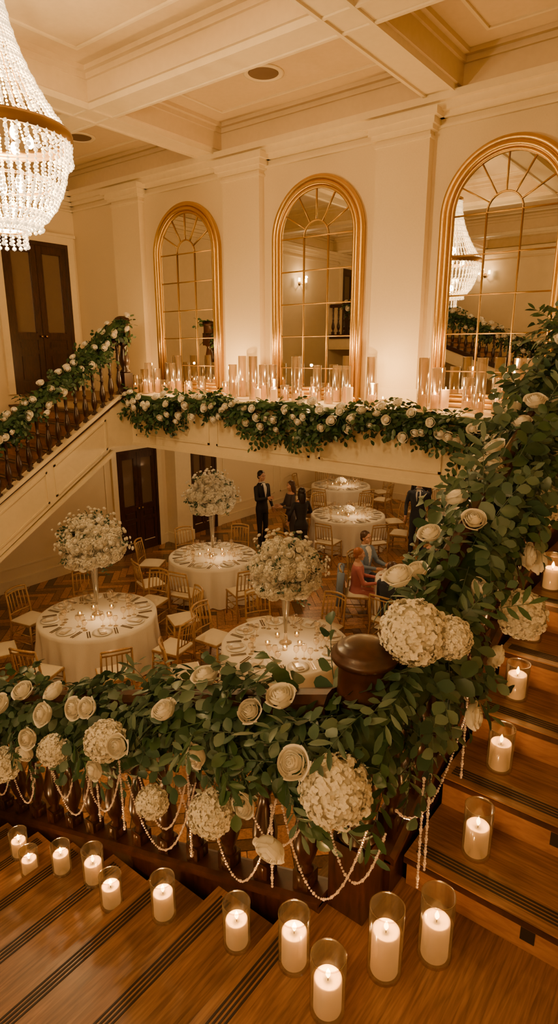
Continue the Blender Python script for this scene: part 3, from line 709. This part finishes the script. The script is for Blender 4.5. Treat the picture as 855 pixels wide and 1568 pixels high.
# ------------------------------------------------------------------ tables
def table(x,y,r=.84,seed=0,skip=(),nch=8,a0=0,ch_in=.42):
    q=random.Random(seed); mb=MB(); seg=120
    V=[];prof=[(0,.752),(.5,.752),(.975,.752),(1.0,.743),(1.004,.69),(1.0,.5),(1.015,.3),(1.03,.1),(1.045,.012)]
    ph=q.uniform(0,6)
    for k,(s,z) in enumerate(prof):
        for j in range(seg):
            t=2*pi*j/seg; f=min(1,max(0,(.745-z)/.60)); w=1+f*(.10*abs(math.sin(6.5*t+ph+.6*math.sin(3*t)))+.035*math.sin(23*t+ph*2)+.02*math.sin(5*t)-.05)
            rr=max(s,.001)*r*w; V.append((x+rr*math.cos(t),y+rr*math.sin(t),z))
    F=[(i*seg+j,i*seg+(j+1)%seg,(i+1)*seg+(j+1)%seg,(i+1)*seg+j) for i in range(len(prof)-1) for j in range(seg)]
    mb.add(V,F,CLOTH,True); mb.lathe([(.05,0),(.05,.74)],10,MAHO,T(x,y,0)); mb.lathe([(.3,0),(.28,.03),(.06,.06)],16,MAHO,T(x,y,0))
    mb.obj('round_dining_table',loc=(x,y,0))
    mb=MB()
    for k in range(nch):
        a=a0+2*pi*k/nch; M=T(x,y,.753)@RZ(a)
        mb.lathe([(.07,0),(.075,.004),(.135,.014),(.137,.017),(.08,.008),(.001,.007)],24,CHINA,M@T(r-.19,0,0))
        mb.prism([(-.10,-.04),(.10,-.04),(.10,.04),(-.10,.04)],.012,.026,'z',NAPK,M@T(r-.19,0,.006)@RZ(.15))
        mb.box(-.05,.05,-.04,.04,.028,.030,CHINA,M@T(r-.19,0,.006))
        for dy in (-.17,-.20,.17,.20): mb.box(-.10,.10,dy-.008,dy+.008,.001,.005,SILV,M@T(r-.19,0,0))
        for (dx,dy,h) in ((-.20,.13,.20),(-.22,.03,.17),(-.16,.2,.15)):
            mb.lathe([(.034,0),(.004,.006),(.004,h*.45),(.022,h*.55),(.040,h*.75),(.034,h)],12,GLASS,M@T(r-.19+dx,dy,0))
    mb.obj('place_settings',loc=(x,y,.753))
    mb=MB()
    for k in range(5):
        a=2*pi*k/5+.3; rr=.2+.05*(k%2); xx=x+rr*math.cos(a);yy=y+rr*math.sin(a)
        mb.lathe([(.03,0),(.036,.06),(.034,.06),(.03,.006),(.001,.006)],12,GLASS,T(xx,yy,.754)); mb.lathe([(.028,.005),(.028,.03),(.001,.03)],10,WAX,T(xx,yy,.754))
        mb.lathe([(.001,.03),(.006,.04),(.007,.047),(.0005,.065)],8,FLAME,T(xx,yy,.754))
    o=mb.obj('votive_candles',loc=(x,y,.754)); plight('candle_glow',(.25,-.08,.30),6,(1,.57,.24),.02,o)
    for k in range(nch):
        if k in skip: continue
        a=a0+2*pi*k/nch+q.uniform(-.07,.07); rr=r+ch_in+q.uniform(-.05,.08)
        place_chair(x+rr*math.cos(a),y+rr*math.sin(a),a+pi+q.uniform(-.15,.15))
def centerpiece(x,y,zc,r=.42,seed=0):
    mb=MB(); h=zc-r*.55-.76
    mb.lathe([(.085,0),(.085,.01),(.03,.03),(.022,.12),(.03,h*.6),(.06,h*.95),(.075,h),(.07,h),(.02,.15),(.001,.14)],18,GLASS,T(x,y,.756))
    for k in range(14):
        a=R.uniform(0,6.28); mb.tube([(x+.012*math.cos(a),y+.012*math.sin(a),.9),(x+.03*math.cos(a),y+.03*math.sin(a),.76+h*.8),(x+.2*math.cos(a),y+.2*math.sin(a),zc)],.004,4,STEM)
    c=np.array([x,y,zc]); mb.ellip(c,(r*.68,r*.68,r*.6),PETALH)
    for i in range(52):
        d=R.normal(size=3); d[2]=abs(d[2])*1.2-.55; d/=np.linalg.norm(d); put(mb,SPRF[i%4],LEAF,c+d*r*.70,basis(d),.85)
    for i in range(125):
        z=1-1.6*(i+.5)/125; a=i*2.4; s=math.sqrt(max(0,1-z*z)); d=np.array([s*math.cos(a),s*math.sin(a),z])
        if i%5==2: put(mb,HYD[i%2],PETALH,c+d*r*.82*np.array([1,1,.95]),ZB(d),.115); mb.ellip(c+d*r*.82*np.array([1,1,.95]),(.098,.098,.098),PETALH,8,6)
        else: put(mb,ROSEL[i%3],PETAL,c+d*r*R.uniform(.78,1.0)*np.array([1,1,.98]),ZB(d+R.normal(size=3)*.2),.066*R.uniform(.8,1.25))
    for i in range(110):
        d=R.normal(size=3); d[2]=abs(d[2])-.2; d/=np.linalg.norm(d); q=c+d*r*R.uniform(1.02,1.32)
        put(mb,ROSEL[i%3],PETAL,q,ZB(d),.024*R.uniform(.7,1.5))
        if i%3==0: mb.tube([c+d*r*.5,q],.002,3,STEM)
    mb.obj('flower_centerpiece',loc=(x,y,.756))
TB=[(-7.25,4.94,.86,8,.25,()),(-4.48,5.92,.86,8,.1,()),(-7.77,7.95,.84,8,.4,()),(-7.3,12.1,.88,8,.2,()),(-9.2,14.8,.85,8,.2,()),(-5.3,14.6,.85,8,.2,())]
for i,(x,y,r,n,a0,sk) in enumerate(TB): table(x,y,r,i,sk,n,a0)
centerpiece(-7.25,4.94,1.82,.45,1); centerpiece(-4.48,5.92,1.77,.46,2); centerpiece(-7.77,7.95,1.88,.44,3)
table(-4.05,9.2,.78,9,(0,1,2,3,4,5,6,7),8,.1)
for (x,y) in ((-9.2,14.8),(-5.3,14.6),(-7.3,12.1),(-4.05,9.2)):
    mb=MB()
    for i in range(20):
        a=i*2.4; rr=.15*math.sqrt(i/20); put(mb,ROSEL[i%3],PETAL,(x+rr*math.cos(a),y+rr*math.sin(a),.88+.07*(1-i/20)),ZB([math.cos(a)*rr*5,math.sin(a)*rr*5,1]),.06)
    mb.lathe([(.05,0),(.08,.07),(.1,.09),(.001,.08)],16,GLASS,T(x,y,.754)); mb.obj('low_flower_arrangement',loc=(x,y,.754))
# ------------------------------------------------------------------ people
def remesh(mb,voxel,it=3):
    me=D.meshes.new('tmp'); me.from_pydata(np.concatenate(mb.V).tolist(),[],mb.F); o=D.objects.new('tmp',me); SC.collection.objects.link(o)
    m=o.modifiers.new('r','REMESH'); m.mode='VOXEL'; m.voxel_size=voxel
    if it: s=o.modifiers.new('s','SMOOTH'); s.iterations=it; s.factor=.5
    dg=bpy.context.evaluated_depsgraph_get(); ev=o.evaluated_get(dg); m2=ev.to_mesh()
    V=np.empty(len(m2.vertices)*3); m2.vertices.foreach_get('co',V); V=V.reshape(-1,3); F=[list(p.vertices) for p in m2.polygons]
    ev.to_mesh_clear(); D.objects.remove(o); D.meshes.remove(me)
    return V,F
def capsule(mb,p0,p1,r0,r1,n=5):
    p0=np.array(p0,float);p1=np.array(p1,float);d=p1-p0;L=np.linalg.norm(d);d/=L
    P=[];Rr=[]
    for k in range(4): a=pi/2*k/3.; P.append(p0-d*r0*math.cos(a)); Rr.append(max(r0*math.sin(a),r0*.05))
    for k in range(1,n): P.append(p0+d*L*k/n); Rr.append(r0+(r1-r0)*k/n)
    for k in range(4): a=pi/2*k/3.; P.append(p1+d*r1*math.sin(a)); Rr.append(max(r1*math.cos(a),r1*.05))
    mb.tube(P,Rr,12,SKIN)
def loft(mb,rings,A):
    seg=20;V=[]
    for (z,rx,ry,yo) in rings:
        for j in range(seg):
            t=2*pi*j/seg; V.append((rx*math.cos(t),yo+ry*math.sin(t),z))
    F=[(i*seg+j,i*seg+(j+1)%seg,(i+1)*seg+(j+1)%seg,(i+1)*seg+j) for i in range(len(rings)-1) for j in range(seg)]
    F+= [tuple(range(seg))[::-1],tuple((len(rings)-1)*seg+j for j in range(seg))]
    mb.add(V,F,SKIN,False,A)
def person(name,loc,face,h=1.78,female=False,top=SUITB,bottom=SUITB,shirt=True,hair=HAIRB,long=False,sit=False,lean=0,arms=None,headyaw=0,headpitch=0,skirt=False,tie=False):
    k=h/1.78; fx=.87 if female else 1
    pel=np.array([0,0,.53 if sit else .93]); A=T(*pel)@RX(-lean)
    def tor(p): v=A@Vector(p); return np.array(v)
    b=MB()
    waist=.125*fx if female else .145
    loft(b,[(-.12,.155*fx+.01,.12,0),(-.02,.168*(1.02 if female else 1),.125,0),(.12,waist,.100,0),(.27,.165*fx,.118 if female else .115,.008),(.40,.19*fx,.12,.005),(.49,.185*fx,.11,0),(.545,.12*fx,.085,-.01),(.59,.062,.062,-.015)],A)
    segs=[]
    for s in (-1,1):
        sh=tor((s*.185*fx,0,.48)); hp=np.array([s*.085,0,pel[2]-.03])
        if sit: kn=np.array([s*.11,.44,.50]); an=np.array([s*.12,.42,.10])
        else: kn=np.array([s*.10,.02,.50]); an=np.array([s*.11+.0,-.02+ (.06 if s>0 else -.03),.10])
        toe=an+np.array([s*.03,.15,-.055])
        capsule(b,hp,kn,.088,.062); capsule(b,kn,an,.06,.047); capsule(b,an+[0,-.02,-.05],toe,.042,.036)
        el,wr=(arms[0 if s<0 else 1] if arms else ((s*.25,-.03,.24),(s*.25,.08,-.0)))
        el=tor(el);wr=tor(wr)
        capsule(b,sh,el,.058*(.9 if female else 1),.046*(.9 if female else 1)); capsule(b,el,wr,.045*(.9 if female else 1),.034*(.9 if female else 1)); segs.append((sh,el,wr,s,an,toe))
    if skirt: loft(b,[(-.52,.20,.17,0),(-.3,.19,.155,0),(0,.165,.125,0)],T(*pel))
    V,F=remesh(b,.015,4)
    out=MB(); C=np.array([V[f].mean(0) for f in F])
    Ai=np.array(A.inverted()); Lc=C@Ai[:3,:3].T+Ai[:3,3]
    groups={}
    for i,f in enumerate(F):
        c=C[i];l=Lc[i]
        m=top
        if c[2]<.085: m=SHOE
        elif sit: m=bottom if (c[1]>.12 and c[2]<.62) or c[2]<.45 else top
        elif l[2]<-.13: m=bottom
        if m is top and shirt and l[1]>.05 and .2<l[2]<.58 and abs(l[0])<(l[2]-.2)*.22: 
            m=SHIRT
            if tie and abs(l[0])<.022 and l[2]<.53: m=NAVY
        if female and c[2]<.45 and m is bottom and skirt: m=SKIN if not c[2]<.085 else SHOE
        if female and l[2]>.53 and m is top: m=SKIN
        groups.setdefault(m.name,(m,[]))[1].append(f)
    out.V.append(V); out.n=len(V)
    for nm,(m,fs) in groups.items():
        kk=out.mi(m); out.F.extend(fs); out.M.extend([kk]*len(fs)); out.S.extend([True]*len(fs))
    for (sh,el,wr,s,an,toe) in segs:
        d=wr-el; d/=np.linalg.norm(d); hb=MB(); B=basis(d,[ -s,.2,.1]); H=Matrix([[*B[0],wr[0]],[*B[1],wr[1]],[*B[2],wr[2]],[0,0,0,1]])
        capsule(hb,(-.03,0,0),(.03,0,0),.026,.028)
        hb.ellip((.055,0,0),(.05,.040,.017),SKIN)
        for q,(yy,ln) in enumerate(((-.031,.058),(-.011,.072),(.011,.068),(.030,.052))):
            capsule(hb,(.09,yy,0),(.09+ln*.55,yy*1.05,-.008),.0095,.0088,2); capsule(hb,(.09+ln*.55,yy*1.05,-.008),(.09+ln*.95,yy*1.05,-.028),.0088,.007,2)
        capsule(hb,(.03,.032,-.004),(.06,.058,-.014),.012,.010,2); capsule(hb,(.06,.058,-.014),(.088,.062,-.026),.010,.008,2)
        v,f=remesh(hb,.0045,1); out.add(v,f,SKIN,True,H)
    HM=A@T(0,.0,.73)@RZ(headyaw)@RX(-headpitch)
    hb=MB(); hb.ellip((0,-.012,.02),(.074,.094,.098),SKIN,20,14); hb.ellip((0,.022,-.042),(.058,.066,.072),SKIN,18,12); hb.ellip((0,.056,-.094),(.028,.026,.022),SKIN)
    capsule(hb,(0,.084,.008),(0,.100,-.028),.009,.013,3); capsule(hb,(0,-.015,-.07),(0,-.03,-.19),.050,.055)
    for s in (-1,1): hb.ellip((s*.076,-.008,-.012),(.010,.02,.03),SKIN); hb.ellip((s*.036,.054,-.03),(.026,.026,.028),SKIN)
    hb.ellip((0,.070,.034),(.052,.02,.016),SKIN)
    v,f=remesh(hb,.0065,4); out.add(v,f,SKIN,True,HM)
    for s in (-1,1):
        out.ellip((s*.030,.0745,.006),(.013,.009,.006),EYEW,10,6,HM); out.ellip((s*.030,.082,.006),(.005,.003,.005),BLK,8,6,HM)
        out.tube([(s*.016,.088,.026),(s*.032,.086,.030),(s*.048,.076,.025)],.003,5,hair,M=HM)
    out.tube([(-.020,.079,-.064),(-.008,.087,-.062),(0,.0875,-.063),(.008,.087,-.062),(.020,.079,-.064)],[.002,.004,.0045,.004,.002],6,LIP,M=HM)
    hb=MB(); hb.ellip((0,-.028,.040),(.083,.098,.090),hair,20,14); hb.ellip((0,-.055,-.02),(.074,.062,.075),hair,16,12)
    for s in (-1,1): hb.ellip((s*.066,-.02,.02),(.02,.04,.045),hair)
    if long:
        hb.ellip((0,-.075,-.10),(.088,.05,.15),hair,16,12); hb.ellip((0,-.07,-.2),(.085,.042,.1),hair,16,12)
        for s in (-1,1): hb.ellip((s*.068,-.03,-.06),(.026,.055,.12),hair)
    v,f=remesh(hb,.008,2); out.add(v,f,hair,True,HM)
    if shirt:
        out.tube([(.062*math.cos(t),-.012+.062*math.sin(t),.585+.015*math.sin(t)) for t in np.linspace(0,2*pi,15)[:-1]],.012,6,SHIRT,True,M=A)
    if top in (SUITB,NAVY):
        for s in (-1,1): out.tube([(s*.055,.075,.56),(s*.07,.112,.46),(s*.045,.124,.33),(s*.008,.124,.22)],[.012,.018,.014,.004],6,top,M=A)
    o=out.obj(name); o.location=(loc[0],loc[1],.002); o.rotation_euler=(0,0,face-pi/2); o.scale=(k,k,k)
    return o
fold=[((-.25,.06,.22),(-.12,.26,.24)),((.25,.06,.22),(.12,.26,.24))]
table_arms=[((-.24,.12,.24),(-.15,.38,.26)),((.24,.12,.24),(.15,.38,.26))]
person('standing_man',(-8.85,10.75),math.radians(-5),1.83,top=SUITB,bottom=SUITB,hair=HAIRB,arms=[((-.25,-.02,.24),(-.24,.1,0.0)),((.25,.08,.23),(.12,.30,.28))],headyaw=-.1,headpitch=.1)
person('standing_woman',(-8.12,10.9),math.radians(-120),1.66,female=True,top=DRESS,bottom=DRESS,shirt=False,hair=HAIRN,long=True,skirt=True,arms=fold,headpitch=.15)
person('standing_woman',(-7.42,10.35),math.radians(150),1.70,female=True,top=SUITB,bottom=SUITB,shirt=False,hair=HAIRB,long=True,arms=[((-.27,.0,.25),(-.24,.16,.05)),((.27,.05,.25),(.2,.25,.18))])
person('standing_man',(-5.6,12.3),math.radians(-70),1.86,top=NAVY,bottom=NAVY,hair=HAIRN,tie=True)
person('standing_man',(-6.15,13.6),math.radians(-100),1.84,top=SUITB,bottom=SUITB,hair=HAIRB,tie=True)
def seated(name,x,y,tx,ty,**k):
    a=math.atan2(ty-y,tx-x); place_chair(x,y,a); person(name,(x-.02*math.cos(a),y-.02*math.sin(a)),a,sit=True,**k); return a
seated('seated_woman',-4.98,8.62,-4.05,9.2,h=1.66,female=True,top=PINK,bottom=PINK,shirt=False,hair=HAIRG,arms=table_arms,lean=.08)
seated('seated_man',-4.05,8.02,-4.05,9.2,h=1.78,top=NAVY,bottom=NAVY,hair=HAIRN,arms=table_arms,lean=.15,headpitch=.15)
seated('seated_woman',-4.35,10.32,-4.05,9.2,h=1.66,female=True,top=NAVY,bottom=NAVY,shirt=False,hair=HAIRG,arms=table_arms,lean=.2,headpitch=.2)
seated('seated_man',-5.25,9.35,-4.05,9.2,h=1.76,top=JGREY,bottom=NAVY,hair=HAIRN,arms=table_arms,lean=.05)
place_chair(-2.95,8.7,math.atan2(.5,-1.1)); place_chair(-2.9,9.7,math.atan2(-.5,-1.1))
for (x,y,a) in ((-4.98,8.62,math.atan2(.58,.93)),):
    mb=MB(); n=14; V=[]
    for i in range(n):
        u=-1+2*i/(n-1)
        for j,(yy,zz) in enumerate(((-.31,.30),(-.325,.5),(-.31,.7),(-.295,.88),(-.275,.945),(-.235,.92),(-.215,.75),(-.2,.6))):
            V.append((u*(.25-.02*j+.03*(j<3)),yy-.02*math.sin(u*9)*(1 if j<4 else 0),zz-.03*u*u))
    F=[(i*8+j,i*8+j+1,(i+1)*8+j+1,(i+1)*8+j) for i in range(n-1) for j in range(7)]
    mb.add(V,F,JGREY,True)
    for s in (-1,1): mb.tube([(s*.2,-.27,.9),(s*.27,-.29,.65),(s*.26,-.31,.32)],[.06,.055,.05],10,JGREY)
    o=mb.obj('draped_jacket'); o.location=(x,y,0); o.rotation_euler=(0,0,a-pi/2)
# ------------------------------------------------------------------ world + camera
w=D.worlds.new('World'); SC.world=w; w.use_nodes=True; w.node_tree.nodes['Background'].inputs[0].default_value=(1,.7,.4,1); w.node_tree.nodes['Background'].inputs[1].default_value=.05
cam=D.cameras.new('camera'); co=D.objects.new('camera',cam); SC.collection.objects.link(co); SC.camera=co
cam.sensor_fit='VERTICAL'; cam.sensor_height=36; cam.lens=930/1568*36; cam.clip_start=.05
co.location=(0,0,4.55); co.rotation_euler=(math.radians(90-14.93),0,math.radians(37.8))
